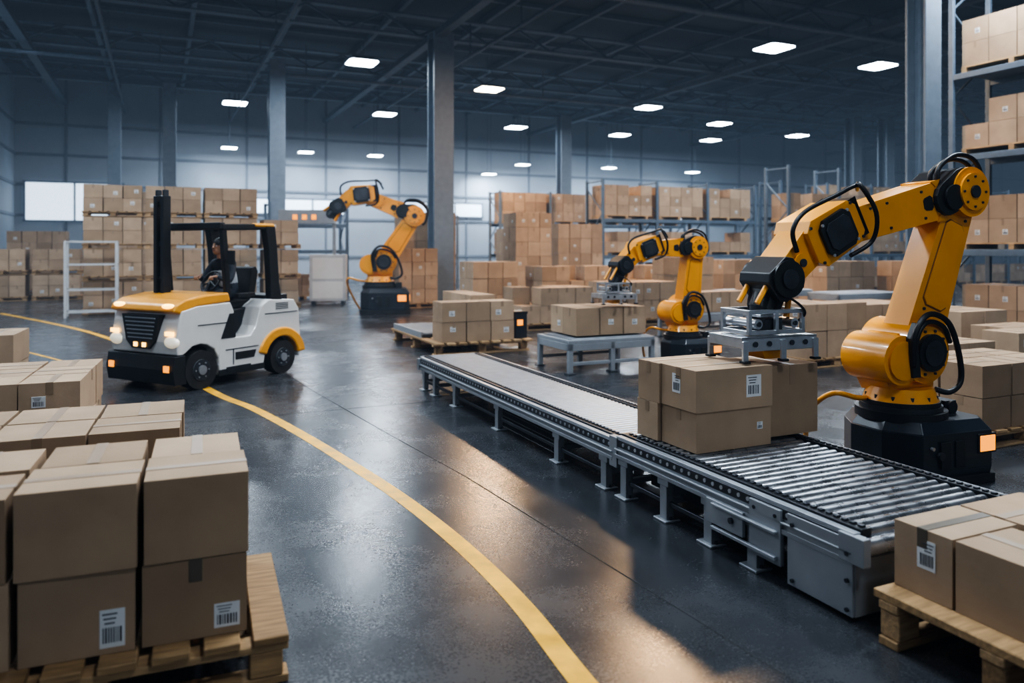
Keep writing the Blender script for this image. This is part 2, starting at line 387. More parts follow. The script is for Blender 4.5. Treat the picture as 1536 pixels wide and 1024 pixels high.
# ---------------------------------------------------------------- conveyor
AX,AY=1.6,3.73
def C(s,t,z=0): return (AX-SA*s+CA*t, AY+CA*s+SA*t, z)
root=empty('roller_conveyor',(AX,AY,0),A)   # local x = t, local y = s
def conv(s0,s1,Wd,top,legs,pitch,rr,pre,fine):
    rails=MB(); 
    for side,x in((-1,0.0),(1,Wd)):
        o=-side
        xi=x+o*.045
        rails.b2((min(x,x+o*.012),s0,top-.155),(max(x,x+o*.012),s1,top-.01),STEEL)
        rails.b2((min(x,xi),s0,top-.012),(max(x,xi),s1,top),STEEL)
        rails.b2((min(x,x+o*.05),s0,top-.155),(max(x,x+o*.05),s1,top-.143),STEEL)
        rails.b2((min(x,x-o*.02),s0,top-.10),(max(x,x-o*.02),s1,top-.088),STEEL)
        rails.b2((min(x,x-o*.014),s0,top-.155),(max(x,x-o*.014),s1,top-.128),STEEL)
        a=x+o*.05;b=x+o*.115
        rails.b2((min(a,b),s0,top-.03),(max(a,b),s1,top+.012),BLK)
        a=x+o*.075;b=x+o*.10
        k=s0+.02
        while k<s1-.03:
            rails.b2((min(a,b),k,top+.012),(max(a,b),k+.028,top+.022),STEELD); k+=.05
        rails.b2((min(x,x-o*.004),s0,top-.075),(max(x,x-o*.004),s1,top-.02),STEELD)
        k=s0+.05
        while k<s1-.05:
            rails.cyl((x-o*.003,k,top-.047),(x-o*.008,k,top-.047),.013,ALU if not fine else STEEL,seg=8); k+=.075
    rails.obj(pre+'_side_rails',parent=root,bevel=.003,seg=1)
    ro=MB(); k=s0+.05
    while k<s1-.03:
        ro.cyl((.12,k,top-rr+.002),(Wd-.12,k,top-rr+.002),rr,ROLLG if fine else ROLL,seg=14)
        k+=pitch
    ro.obj(pre+'_rollers',parent=root)
    lg=MB()
    lg.b2((.1,s0+.02,top-.12),(Wd-.1,s1-.02,top-2*rr-.012),STEELD)
    for s in legs:
        for x,sg in((.03,1),(Wd-.03,-1)):
            lg.b2((x-.028,s-.04,0.012),(x+.028,s-.028,top-.15),STEEL)
            lg.b2((x-.028,s-.04,0.012),(x-.018,s+.04,top-.15),STEEL)
            lg.b2((x+.018,s-.04,0.012),(x+.028,s+.04,top-.15),STEEL)
            lg.b2((x-.06,s-.07,0),(x+.06,s+.07,.014),STEEL)
            for q in(-.045,.045): lg.cyl((x+.0,s+q,.014),(x+.0,s+q,.03),.010,STEELD,seg=8)
            lg.b2((x-.034,s-.06,top-.2),(x+.034,s+.06,top-.14),STEEL)
        lg.b2((.06,s-.02,.10),(Wd-.06,s+.02,.14),STEEL)
        lg.b2((.06,s-.02,top-.2),(Wd-.06,s+.02,top-.15),STEEL)
    for i in range(len(legs)-1):
        lg.b2((.02,legs[i]+.04,.10),(.045,legs[i+1]-.04,.13),STEELD)
    lg.obj(pre+'_legs',parent=root,bevel=.003,seg=1)
conv(-.08,2.02,1.25,.43,[.62,1.0,1.45,1.93],.0735,.0345,'near_section',False)
conv(2.06,6.62,.86,.40,[2.2,2.95,4.2,5.4,6.1,6.5],.062,.0298,'far_section',True)
mb=MB()
mb.b2((-.012,-.08,.03),(.012,.34,.40),STEEL)
mb.b2((-.02,.38,.10),(.008,.62,.40),STEEL)
mb.b2((-.03,.66,.16),(-.008,.98,.30),STEEL)
mb.b2((-.045,.40,.13),(-.02,.92,.15),STEEL); mb.b2((-.045,.40,.27),(-.02,.92,.285),STEEL)
mb.b2((0,-.085,.03),(1.25,-.075,.30),STEEL)
mb.cyl((.03,-.10,.36),(1.22,-.10,.36),.045,ROLL,seg=18)
mb.b2((-.02,-.15,.29),(.03,.0,.425),STEEL)
mb.b2((1.22,-.15,.29),(1.27,.0,.425),STEEL)
for s,z in((-.05,.06),(-.05,.2),(.3,.06),(.3,.35),(.42,.14),(.58,.14),(.42,.36),(.58,.36),(-.05,.33)):
    mb.cyl((-.014,s,z),(-.024,s,z),.011,STEELD,seg=8)
mb.cyl((-.02,.75,.23),(-.045,.75,.23),.018,STEELD,seg=10)
mb.b2((.15,1.1,.12),(.8,1.8,.27),STEELD)
mb.b2((-.01,2.0,.2),(.04,2.1,.42),STEEL); mb.b2((.82,2.02,.2),(1.25,2.05,.42),STEEL)
mb.b2((.1,.1,.18),(1.15,.5,.24),STEELD)
mb.b2((-.03,6.6,.24),(.89,6.66,.38),STEEL); mb.cyl((.03,6.7,.36),(.83,6.7,.36),.04,ROLLG)
k=3.05
while k<4.1:
    mb.b2((.03,k,.05),(.04,k+.012,.25),BLK); k+=.03
for z in(.05,.1,.15,.2,.25): mb.b2((.025,3.03,z),(.035,4.12,z+.008),BLK)
mb.b2((.05,3.03,.05),(.055,4.12,.25),STEELD)
mb.obj('end_plates_and_guards',parent=root,bevel=.003,seg=1)
# boxes on the conveyor
zt=.434
def cb(s0,s1,t0,t1,z,h,mi,dr=0,**k):
    x,y,_=C((s0+s1)/2,(t0+t1)/2); return box_obj(x,y,z,t1-t0,s1-s0,h,A+dr,mi,**k)
cb(1.36,1.74,.20,.84,zt,.265,0,dirx=True,labels=[('F',.22,.14,.05,.05)])
cb(1.75,2.0,.17,.84,zt,.265,1)
cb(1.35,1.73,.19,.845,zt+.268,.28,3,dirx=True,labels=[('F',.16,.15,.13,.15),('L',.02,.17,.09,.13)])
cb(1.74,1.99,.17,.80,zt+.268,.28,0,dr=.02)
cb(1.44,1.90,.87,1.36,.4535,.50,2,dirx=False)
# ---------------------------------------------------------------- robots
def gripper(root,T):
    mb=MB(); tx,tz=T
    def b(x0,x1,y0,y1,z0,z1,m): mb.b2((tx+x0,y0,tz+z0),(tx+x1,y1,tz+z1),m)
    mb.cyl((tx,0,tz+.05),(tx,0,tz-.03),.09,STEELD)
    for z in(-.02,-.165):
        b(-.25,.25,-.16,-.13,z,z+.03,ALU); b(-.25,.25,.13,.16,z,z+.03,ALU)
        b(-.25,-.22,-.15,.15,z,z+.03,ALU); b(.22,.25,-.15,.15,z,z+.03,ALU)
    for x in(-.235,.235,.0):
        for y in(-.145,.145): b(x-.015,x+.015,y-.015,y+.015,-.165,-.01,ALU)
    b(-.1,.1,-.1,.1,-.05,-.03,ALU); b(-.08,.08,-.12,.12,-.15,-.06,STEELD)
    for x in(-.15,.17):
        mb.cyl((tx+x,.165,tz-.09),(tx+x,-.165,tz-.09),.035,ALU); mb.cyl((tx+x,.165,tz-.09),(tx+x,.175,tz-.09),.018,STEELD,seg=10)
    b(-.33,.33,-.19,.19,-.19,-.175,ALU)
    for y in(-.19,.178): b(-.33,.33,y,y+.012,-.275,-.175,ALU)
    for x in(-.33,.318): b(x,x+.012,-.19,.19,-.25,-.175,ALU)
    for x in(-.31,.31,-.02):
        for y in(-.195,.195):
            b(x-.022,x+.022,y-.012,y+.012,-.34,-.2,ALU); b(x-.028,x+.028,y-.03,y+.03,-.352,-.335,RUB)
    for x in(-.22,-.1,.1,.22): mb.cyl((tx+x,.192,tz-.225),(tx+x,.199,tz-.225),.02,STEELD,seg=10)
    mb.prism([(tx-.15,tz-.19),(tx+.13,tz-.19),(tx+.1,tz-.27),(tx+.07,tz-.345),(tx-.09,tz-.345),(tx-.12,tz-.27)],-.11,.11,ORG)
    mb.tube([(tx-.2,.1,tz-.1),(tx-.24,.17,tz-.02),(tx-.12,.17,tz+.08),(tx,.08,tz+.12)],.010,CAB)
    mb.obj('gripper',parent=root,bevel=.004,seg=1)
def robot(X,Y,head,sc,E,H,K,T,grip=True):
    root=empty('industrial_robot_arm',(X,Y,0),head,sc); occc(X,Y,.62*sc)
    V2=lambda a:Vector((a[0],a[1]))
    E,H,K,T=map(V2,(E,H,K,T)); S=Vector((-.08,.98))
    mb=MB()
    fp=[(.36,.15),(.2,.38),(-.47,.42),(-.56,.33),(-.56,-.33),(-.47,-.42),(.2,-.38),(.36,-.15)]
    sc2=lambda k:[((x+.08)*k-.08,y*k) for x,y in fp]
    mb.frus(sc2(1.04),0,sc2(1.04),.07,RUB); mb.frus(sc2(.98),.07,sc2(1.0),.12,DKB)
    mb.frus(sc2(1.0),.12,sc2(1.0),.40,DKB); mb.frus(sc2(.99),.40,sc2(.86),.48,DKB)
    mb.b2((-.50,.405,.24),(-.34,.43,.36),AMB); mb.b2((-.57,.2,.24),(-.555,.32,.36),AMB)
    mb.b2((-.515,.40,.225),(-.325,.424,.375),BLK)
    for x in(-.2,-.05): mb.b2((x,.40,.14),(x+.1,.412,.34),BLK)
    mb.cyl((.05,.395,.24),(.05,.42,.24),.03,STEELD); mb.cyl((.13,.39,.3),(.13,.412,.3),.014,ALU,seg=10)
    for k in range(4): mb.box((.275,.262,.16+.05*k),(.10,.01,.02),BLK,Matrix.Rotation(-.96,3,'Z'))
    mb.cyl((0,0,.46),(0,0,.53),.335,BLK,seg=36); mb.cyl((0,0,.53),(0,0,.565),.30,STEELD,seg=36); mb.cyl((0,0,.565),(0,0,.60),.285,BLK,seg=36)
    mb.b2((-.42,-.1,.48),(-.3,.16,.58),BLK); mb.cyl((-.36,.18,.53),(-.36,-.12,.53),.05,BLK)
    mb.obj('base',parent=root,bevel=.012)
    mb=MB()
    mb.cyl((0,0,.60),(0,0,.70),.275,ORG,r1=.235,seg=36)
    for k in range(12):
        a=k*math.pi/6; mb.cyl((.255*math.cos(a),.255*math.sin(a),.60),(.255*math.cos(a),.255*math.sin(a),.645),.014,STEELD,seg=8)
    mb.prism([(-.24,.66),(-.25,.85),(-.26,1.05),(-.1,1.18),(.14,1.12),(.30,1.04),(.33,.88),(.20,.66)],-.2,.1,ORG)
    mb.cyl((S.x,-.27,S.y),(S.x,.17,S.y),.245,ORG,seg=40)
    mb.cyl((.19,-.24,.93),(.19,.19,.93),.19,ORG,seg=36); mb.cyl((.19,.19,.93),(.19,.21,.93),.15,ORG,seg=30)
    mb.cyl((S.x,.17,S.y),(S.x,.2,S.y),.20,ORG,seg=36); mb.cyl((S.x,.2,S.y),(S.x,.235,S.y),.145,BLK,seg=36)
    mb.cyl((S.x,.235,S.y),(S.x,.25,S.y),.10,STEELD,seg=30)
    for k in range(10):
        a=k*math.pi/5; mb.cyl((S.x+.173*math.cos(a),.2,S.y+.173*math.sin(a)),(S.x+.173*math.cos(a),.212,S.y+.173*math.sin(a)),.011,STEELD,seg=8)
    mb.prism([(.05,.8),(.13,.8),(.16,1.1),(.10,1.22),(.02,1.2),(.08,1.05)],.19,.235,BLK)
    mb.obj('turret',parent=root,bevel=.012)
    mb=MB(); d=(E-S).normalized(); L=(E-S).length; n=Vector((-d.y,d.x))
    mb.limb(S,E,.40,.30,-.12,.12,ORG,10)
    mb.slab(S+d*L*.27,S+d*L*.80,.25,.20,.12,.132,ORG)
    mb.slab(S+d*L*.262,S+d*L*.808,.268,.218,.118,.124,ORGD)
    for k in(.24,.84):
        for q in(-.09,.09):
            p=S+d*L*k+n*q; mb.cyl((p.x,.12,p.y),(p.x,.13,p.y),.013,STEELD,seg=8)
    mb.obj('lower_arm',parent=root,bevel=.02,seg=3)
    mb=MB(); d2=(H-E).normalized(); L2=(H-E).length; n2=Vector((-d2.y,d2.x))
    mb.cyl((E.x,-.21,E.y),(E.x,.19,E.y),.20,ORG,seg=36)
    mb.cyl((E.x,.19,E.y),(E.x,.215,E.y),.15,ORG,seg=36); mb.cyl((E.x,.215,E.y),(E.x,.23,E.y),.05,STEELD)
    for k in range(8):
        a=k*math.pi/4; mb.cyl((E.x+.12*math.cos(a),.215,E.y+.12*math.sin(a)),(E.x+.12*math.cos(a),.224,E.y+.12*math.sin(a)),.010,STEELD,seg=8)
    mb.limb(E+d2*.06+n2*.06,E+d2*.24,.30,.27,-.175,.175,BLK)
    c=E+d2*.2; mb.cyl((c.x,.17,c.y),(c.x,.2,c.y),.10,BLK,seg=24)
    mb.slab(E+d2*.26,H,.31,.25,-.135,.135,ORG)
    mb.slab(E+d2*.31,E+d2*.335,.32,.32,-.142,.142,ORG)
    mb.slab(E+d2*.38,E+d2*.48,.12,.10,.135,.142,BLK)
    for k in(.34,.6,.72):
        for qq in(-.1,.1):
            p=E+d2*L2*k+n2*qq*(1.15-k*.3); mb.cyl((p.x,.135,p.y),(p.x,.145,p.y),.011,STEELD,seg=8)
    mb.obj('upper_arm',parent=root,bevel=.016,seg=2)
    mb=MB(); d3=(K-H).normalized(); n3=Vector((-d3.y,d3.x))
    a3=(d3*.6+d2*.4).normalized(); m3=Vector((-a3.y,a3.x))
    mb.slab(H-a3*.25,H+a3*.25,.34,.37,-.18,.18,ORG)
    mb.slab(H-a3*.27,H-a3*.23,.30,.30,-.16,.16,BLK)
    mb.slab(H-a3*.155,H+a3*.155,.29,.29,.18,.21,BLK); mb.slab(H-a3*.12,H+a3*.12,.22,.22,.21,.222,STEELD)
    for i in(-1,1):
        for j in(-1,1):
            p=H+a3*.13*i+m3*.12*j; mb.cyl((p.x,.21,p.y),(p.x,.22,p.y),.012,ALU,seg=8)
            p=H+a3*.21*i+m3*.14*j; mb.cyl((p.x,.18,p.y),(p.x,.19,p.y),.012,STEELD,seg=8)
    mb.limb(H+a3*.20,K-d3*.05,.28,.23,-.135,.135,ORG)
    c=H+(K-H)*.66; mb.cyl((c.x,.13,c.y),(c.x,.15,c.y),.07,ORG,seg=24); mb.cyl((c.x,.15,c.y),(c.x,.16,c.y),.03,STEELD,seg=12)
    mb.obj('wrist_housing',parent=root,bevel=.018,seg=2)
    mb=MB(); d4=(T-K).normalized(); n4=Vector((-d4.y,d4.x))
    mb.slab(K-d3*.13,K+d3*.15,.28,.26,-.165,.165,BLK)
    mb.cyl((K.x,-.185,K.y),(K.x,.185,K.y),.135,BLK,seg=28); mb.cyl((K.x,.185,K.y),(K.x,.2,K.y),.07,STEELD,seg=20)
    mb.limb(K,T-d4*.04,.22,.17,-.09,.09,BLK); mb.cyl((T.x,0,T.y),(T.x-d4.x*.1,0,T.y-d4.y*.1),.10,BLK,seg=24)
    for sx in(-1,1):
        a=K+d4*.06+n4*.10*sx; b=T+n4*.14*sx
        mb.cyl((a.x,.1,a.y),(b.x,.1,b.y),.022,ORG,seg=10); mb.cyl((a.x,-.1,a.y),(b.x,-.1,b.y),.022,ORG,seg=10)
    mb.obj('wrist_joint',parent=root,bevel=.014,seg=2)
    mb=MB()
    def P(o,dd,nn,a,b,y): p=o+dd*a+nn*b; return (p.x,y,p.y)
    for y,k in((.12,1.0),(.05,.9)):
        mb.tube([P(E,d2,n2,.26,.10,y),P(E,d2,n2,.24,-.24*k if n2.y<0 else .24*k,y),P(E,d2,n2,.02,-.31*k if n2.y<0 else .31*k,y),P(E,d2,n2,-.18,-.22*k if n2.y<0 else .22*k,y),P(E,d2,n2,-.24,-.02,y),P(E,d2,n2,-.2,.1 if n2.y<0 else -.1,y)],.019,CAB)
    u=-1 if m3.y<0 else 1
    mb.tube([P(H,a3,m3,-.42,.05*u,.16),P(H,a3,m3,-.33,.22*u,.2),P(H,a3,m3,-.1,.25*u,.19),P(H,a3,m3,.2,.27*u,.18),P(H,a3,m3,.36,.20*u,.18),P(H,a3,m3,.38,.04*u,.16)],.017,CAB)
    mb.tube([P(H,a3,m3,-.40,.16*u,.1),P(H,a3,m3,-.30,.24*u,.24),P(H,a3,m3,-.32,0,.27),P(H,a3,m3,-.26,-.2*u,.2),P(H,a3,m3,-.05,-.22*u,.16)],.017,CAB)
    mb.tube([(.12,.22,.88),(.14,.25,1.12),(.0,.25,1.28),(-.22,.24,1.22),(-.36,.22,1.0),(-.42,.2,.75),(-.3,.2,.66),(-.2,.15,.68)],.022,CAB)
    mb.tube([(.10,.2,.9),(.12,.24,1.08),(.0,.24,1.22),(-.2,.22,1.18),(-.3,.2,1.05)],.018,CAB)
    mb.tube([(.25,-.1,.6),(.4,-.05,.62),(.6,-.1,.66),(.62,-.3,.5),(.5,-.5,.2),(.4,-.6,.02)],.02,ORG)
    mb.obj('cables',parent=root)
    if grip: gripper(root,T)
    return root
hd=math.atan2(-.371,-.928)
robot(3.09,6.1,hd,1.0,(-.56,2.24),(.83,1.905),(1.27,1.57),(1.36,1.345))
robot(2.62,11.75,hd,.87,(-.20,2.06),(.80,2.04),(1.24,1.76),(1.38,1.46))
robot(-3.62,21.0,math.pi+.15,1.42,(-.66,1.86),(.34,2.26),(.78,2.04),(.95,1.86),grip=False)
# ---------------------------------------------------------------- forklift
def forklift():
    rt=empty('forklift',(-4.1,9.4,0),math.radians(62))
    mb=MB()
    mb.prism([(0,.46),(-.02,.62),(.02,.86),(.06,1.0),(.30,1.05),(.82,1.07),(.88,.95),(.86,.62),(.70,.56),(.62,.36),(.56,.48),(.44,.55),(.34,.57),(.22,.55),(.12,.48),(.08,.46)],0,1.25,WHT)
    arc=[(1.74+.33*math.cos(t),.22+.33*math.sin(t)) for t in [math.radians(a) for a in range(0,181,20)]]
    mb.prism([(.64,.13),(.62,.50),(.72,.60),(1.16,.60),(1.26,.72),(1.34,.98),(1.50,1.07),(1.98,1.04),(2.08,.90),(2.11,.55),(2.10,.2)]+arc+[(1.38,.13)],0.0,1.25,WHT)
    mb.obj('body_shell',parent=rt,bevel=.030,seg=3)
    mb=MB()
    # panel seams, vents and handle recesses on both flanks
    for y0,y1 in((-.006,.004),(1.246,1.256)):
        mb.b2((.30,y0,.80),(.84,y1,.812),STEELD); mb.b2((1.42,y0,.86),(2.04,y1,.872),STEELD)
        mb.b2((.74,y0,.44),(1.30,y1,.452),STEELD); mb.b2((.86,y0,.24),(.872,y1,.44),STEELD)
        for k in range(4): mb.b2((1.62,y0,.92+.025*k),(1.86,y1,.93+.025*k),BLK)
        mb.prism([(.90,.30),(1.22,.30),(1.26,.40),(.90,.40)],y0,y1,BLK)
        mb.prism([(.66,.60),(.90,.60),(.90,.92),(.80,.92)],y0,y1,BLK)
    mb.b2((2.09,.15,.42),(2.12,1.1,.46),BLK); mb.b2((2.07,.1,.70),(2.115,.22,.82),AMB); mb.b2((2.07,1.03,.70),(2.115,1.15,.82),AMB)
    mb.obj('panel_seams_and_vents',parent=rt)
    mb=MB()
    mb.prism([(-.05,1.0),(-.01,1.08),(.12,1.14),(.45,1.19),(.80,1.20),(.84,1.08),(.3,1.045),(.06,.96)],.01,1.24,FORG)
    for y0,y1 in((-.03,.12),(1.13,1.28)):
        mb.prism([(1.74+.46*math.cos(math.radians(a)),.22+.44*math.sin(math.radians(a))) for a in range(8,166,12)]+[(1.74+.31*math.cos(math.radians(a)),.22+.31*math.sin(math.radians(a))) for a in range(165,7,-12)],y0,y1,FORG)
    mb.b2((1.25,-.0,2.07),(1.62,.10,2.125),FORG)
    mb.obj('orange_panels',parent=rt,bevel=.026,seg=3)
    mb=MB()
    mb.prism([(-.05,.10),(-.08,.28),(-.05,.45),(.10,.46),(.12,.10)],-.015,1.265,BLK)
    mb.prism([(.1,.12),(.1,.5),(.62,.5),(.62,.12)],.16,1.09,BLK)
    mb.b2((1.3,.18,.14),(2.05,1.07,.5),BLK)
    mb.b2((.62,-.012,.12),(1.4,.0,.2),BLK)
    mb.prism([(.28,.95),(1.00,.95),(.92,.62),(.80,.52),(.48,.52),(.36,.62)],-.045,.05,BLK,axis='x')
    mb.obj('black_bumper_and_grille',parent=rt,bevel=.018)
    mb=MB()
    for k in range(6): mb.b2((-.055,.35+.012*k,.90-.05*k),(-.04,.93-.012*k,.915-.05*k),STEEL)
    for y in(.56,.72): mb.b2((-.06,y-.03,.545),(-.045,y+.03,.60),HEAD)
    for y in(.10,1.15):
        mb.ball((-.005,y,.62),(.05,.13,.075),HEADW); mb.b2((-.03,y-.05,.70),(-.012,y+.10,.75),HEAD)
        mb.ball((.0,y+(.06 if y<.5 else -.06),1.06),(.05,.12,.035),HEAD)
        mb.b2((-.095,y-.045,.26),(-.075,y+.045,.34),AMB)
    mb.obj('lights',parent=rt)
    mb=MB()
    for x,y0,y1,r in((.34,-.02,.17,.245),(.34,1.08,1.27,.245),(1.74,-.02,.16,.235),(1.74,1.09,1.27,.235)):
        mb.cyl((x,y0,r),(x,y1,r),r,RUB,seg=32)
        f=y0 if y0<.5 else y1; sg=-1 if y0<.5 else 1
        mb.cyl((x,f,r),(x,f+sg*.012,r),r*.55,ALU,seg=24,cm=STEELD); mb.cyl((x,f,r),(x,f+sg*.03,r),r*.25,ALU,seg=16)
        for k in range(6): a=k*math.pi/3; mb.cyl((x+r*.4*math.cos(a),f,r+r*.4*math.sin(a)),(x+r*.4*math.cos(a),f+sg*.022,r+r*.4*math.sin(a)),.012,ALU,seg=6)
    mb.obj('wheels',parent=rt,bevel=.015)
    mb=MB()
    for y in(.06,1.19):
        mb.bar((.82,y,1.12),(.74,y,2.05),.065,.085,BLK)
        mb.prism([(1.54,1.0),(1.76,1.0),(1.70,1.3),(1.66,1.8),(1.62,2.10),(1.44,2.10),(1.50,1.75),(1.53,1.3)],y-.055,y+.055,BLK)
        mb.bar((.70,y,2.06),(1.6,y,2.085),.09,.08,BLK)
    for i in range(7):
        x=.74+.135*i; mb.b2((x-.015,.05,2.05),(x+.015,1.2,2.09),BLK)
    mb.b2((.66,.02,2.03),(.75,1.23,2.12),BLK); mb.b2((1.52,.02,2.04),(1.62,1.23,2.12),BLK)
    for y in(.3,.62,.95): mb.b2((.7,y-.02,2.06),(1.6,y+.02,2.10),BLK)
    mb.b2((.80,.1,.62),(.90,1.15,1.10),BLK)
    mb.bar((.88,.62,1.08),(1.02,.62,1.30),.05,.05,BLK)
    mb.prism([(1.12,.62),(1.55,.62),(1.55,.98),(1.12,.94)],.28,.95,BLK)
    mb.prism([(1.08,.94),(1.50,.98),(1.50,1.06),(1.08,1.04)],.34,.90,RUB)
    mb.prism([(1.44,1.02),(1.56,1.02),(1.64,1.45),(1.60,1.52),(1.52,1.50)],.36,.88,RUB)
    mb.b2((1.15,.22,1.10),(1.46,.30,1.16),RUB); mb.b2((1.2,.9,1.10),(1.46,.98,1.16),RUB)
    mb.b2((1.5,.1,1.0),(1.95,1.15,1.12),BLK)
    mb.obj('cabin_frame_and_seat',parent=rt,bevel=.012)
    mb=MB()
    rot=Matrix.Rotation(math.radians(-58),3,'Y'); c=Vector((1.03,.62,1.32))
    mb.tube([c+rot@Vector((.16*math.cos(a),.16*math.sin(a),0)) for a in [k*math.pi/6 for k in range(12)]],.014,BLK,sub=2,closed=True)
    for a in(0,2.1,4.2): mb.cyl(c,c+rot@Vector((.16*math.cos(a),.16*math.sin(a),0)),.010,BLK,seg=6)
    mb.obj('steering_wheel',parent=rt)
    mb=MB()
    for y in(.84,.98):
        mb.b2((.42,y-.03,1.12),(.54,y+.03,2.48),BLK); mb.b2((.44,y-.018,1.12),(.52,y+.018,2.56),STEELD)
    for z in(1.35,1.8,2.35): mb.b2((.45,.82,z),(.50,1.0,z+.06),BLK)
    mb.cyl((.48,.91,1.1),(.48,.91,2.2),.025,STEELD)
    mb.obj('mast',parent=rt,bevel=.006,seg=1)
    mb=MB()
    mb.bar((.78,.02,1.62),(.70,-.12,1.70),.015,.015,BLK); mb.box((.70,-.14,1.66),(.03,.12,.18),BLK)
    mb.b2((.75,-.02,.16),(1.15,.02,.22),BLK)
    mb.obj('mirror_and_step',parent=rt)
    return rt
fk=forklift()
# driver ------------------------------------------------------------
def skin_obj(name,chains,m,parent,sub=1):
    vs=[];es=[];rs=[];roots=[]
    for ch in chains:
        prev=None
        for i,p in enumerate(ch):
            if p[0]=='ref': prev=p[1]; continue
            vs.append(p[:3]); rs.append(p[3]); k=len(vs)-1
            if prev is None: roots.append(k)
            else: es.append((prev,k))
            prev=k
    me=bpy.data.meshes.new(name); me.from_pydata(vs,es,[]); me.materials.append(m)
    o=bpy.data.objects.new(name,me); col.objects.link(o); o.parent=parent
    sm=o.modifiers.new('skin','SKIN')
    if not me.skin_vertices: 
        bm=bmesh.new(); bm.from_mesh(me); bm.verts.layers.skin.verify(); bm.to_mesh(me); bm.free()
    for k,r in enumerate(rs):
        r2=(r,r) if not hasattr(r,'__len__') else r
        me.skin_vertices[0].data[k].radius=r2; me.skin_vertices[0].data[k].use_root=(k in roots)
    sm.use_smooth_shade=True
    s=o.modifiers.new('sub','SUBSURF'); s.levels=sub+1; s.render_levels=sub+1
    return o
def driver():
    rt=empty('forklift_driver',(-4.1,9.4,0),math.radians(62))
    yc=.62
    body=[[(1.36,yc,1.16,(.15,.12)),(1.34,yc,1.28,(.14,.11)),(1.29,yc,1.44,(.16,.11)),(1.25,yc,1.56,(.13,.09)),(1.22,yc,1.63,(.055,.055)),(1.205,yc,1.68,(.05,.05))]]
    body+=[[('ref',3),(1.24,yc-.17,1.57,.062),(1.19,yc-.24,1.45,.052),(1.13,yc-.26,1.33,.046),(1.05,yc-.22,1.36,.038),(.99,yc-.17,1.39,.030)]]
    body+=[[('ref',3),(1.24,yc+.17,1.57,.062),(1.19,yc+.24,1.45,.052),(1.13,yc+.26,1.33,.046),(1.05,yc+.22,1.36,.038),(.99,yc+.17,1.39,.030)]]
    body+=[[('ref',0),(1.30,yc-.10,1.14,.088),(1.12,yc-.12,1.15,.078),(.97,yc-.13,1.14,.062),(.99,yc-.13,.93,.055),(1.02,yc-.13,.74,.042),(.97,yc-.13,.68,.04),(.93,yc-.13,.66,.03)]]
    body+=[[('ref',0),(1.30,yc+.10,1.14,.088),(1.12,yc+.12,1.15,.078),(.97,yc+.13,1.14,.062),(.99,yc+.13,.93,.055),(1.02,yc+.13,.74,.042),(.97,yc+.13,.68,.04),(.93,yc+.13,.66,.03)]]
    skin_obj('body',body,JACK,rt)
    skin_obj('vest',[[(1.345,yc,1.22,(.155,.125)),(1.33,yc,1.30,(.155,.125)),(1.29,yc,1.44,(.175,.125)),(1.26,yc,1.53,(.15,.11))]],VEST,rt)
    mb=MB(); h=Vector((1.17,yc,1.80))
    mb.ball(h,(.095,.075,.115),SKIN,20,14); mb.ball(h+Vector((-.035,0,-.055)),(.06,.055,.06),SKIN)
    mb.cyl(h+Vector((.03,0,-.16)),h+Vector((.02,0,-.05)),.05,SKIN)
    mb.ball(h+Vector((-.10,0,-.015)),(.022,.014,.022),SKIN,10,6); mb.ball(h+Vector((-.092,0,.005)),(.012,.010,.03),SKIN,10,6)
    for s in(-1,1):
        mb.ball(h+Vector((-.078,s*.03,.012)),(.014,.016,.010),EYE,10,6); mb.ball(h+Vector((-.088,s*.03,.012)),(.006,.007,.007),HAIR,8,5)
        mb.ball(h+Vector((-.083,s*.03,.032)),(.010,.022,.005),HAIR,8,5); mb.ball(h+Vector((.01,s*.078,0)),(.018,.010,.03),SKIN,10,6)
    mb.ball(h+Vector((-.088,0,-.055)),(.010,.026,.008),mat('lips',(.3,.10,.08),.5),10,6)
    mb.obj('head',parent=rt)
    mb=MB(); mb.ball(h+Vector((.015,0,.015)),(.105,.086,.118),HAIR,20,10,zmin=.05); mb.ball(h+Vector((.045,0,-.01)),(.07,.083,.10),HAIR,20,12)
    mb.obj('hair',parent=rt)
    for s in(-1,1):
        ch=[]; px,py,pz=.985,yc+s*.165,1.39
        ch.append([(px+.02,py,pz,(.024,.022)),(px-.02,py-s*.008,pz+.005,(.036,.018)),(px-.055,py-s*.012,pz+.0,(.034,.016))])
        for i,(off,ln) in enumerate(((-.027,.9),(-.009,1.0),(.009,.95),(.027,.75))):
            y=py-s*.012+off
            ch.append([(px-.05,y,pz+.005,.010),(px-.05-.032*ln,y,pz+.004,.0095),(px-.05-.045*ln,y,pz-.022,.009),(px-.045-.025*ln,y,pz-.042,.008)])
        ch.append([(px-.015,py-s*.03,pz,.012),(px-.04,py-s*.052,pz-.012,.011),(px-.062,py-s*.05,pz-.028,.0095)])
        skin_obj('hand_%s'%('near' if s<0 else 'far'),ch,SKIN,rt)
    return rt
try:
    driver()
except Exception as ex:
    print('DRIVER ERR',ex)
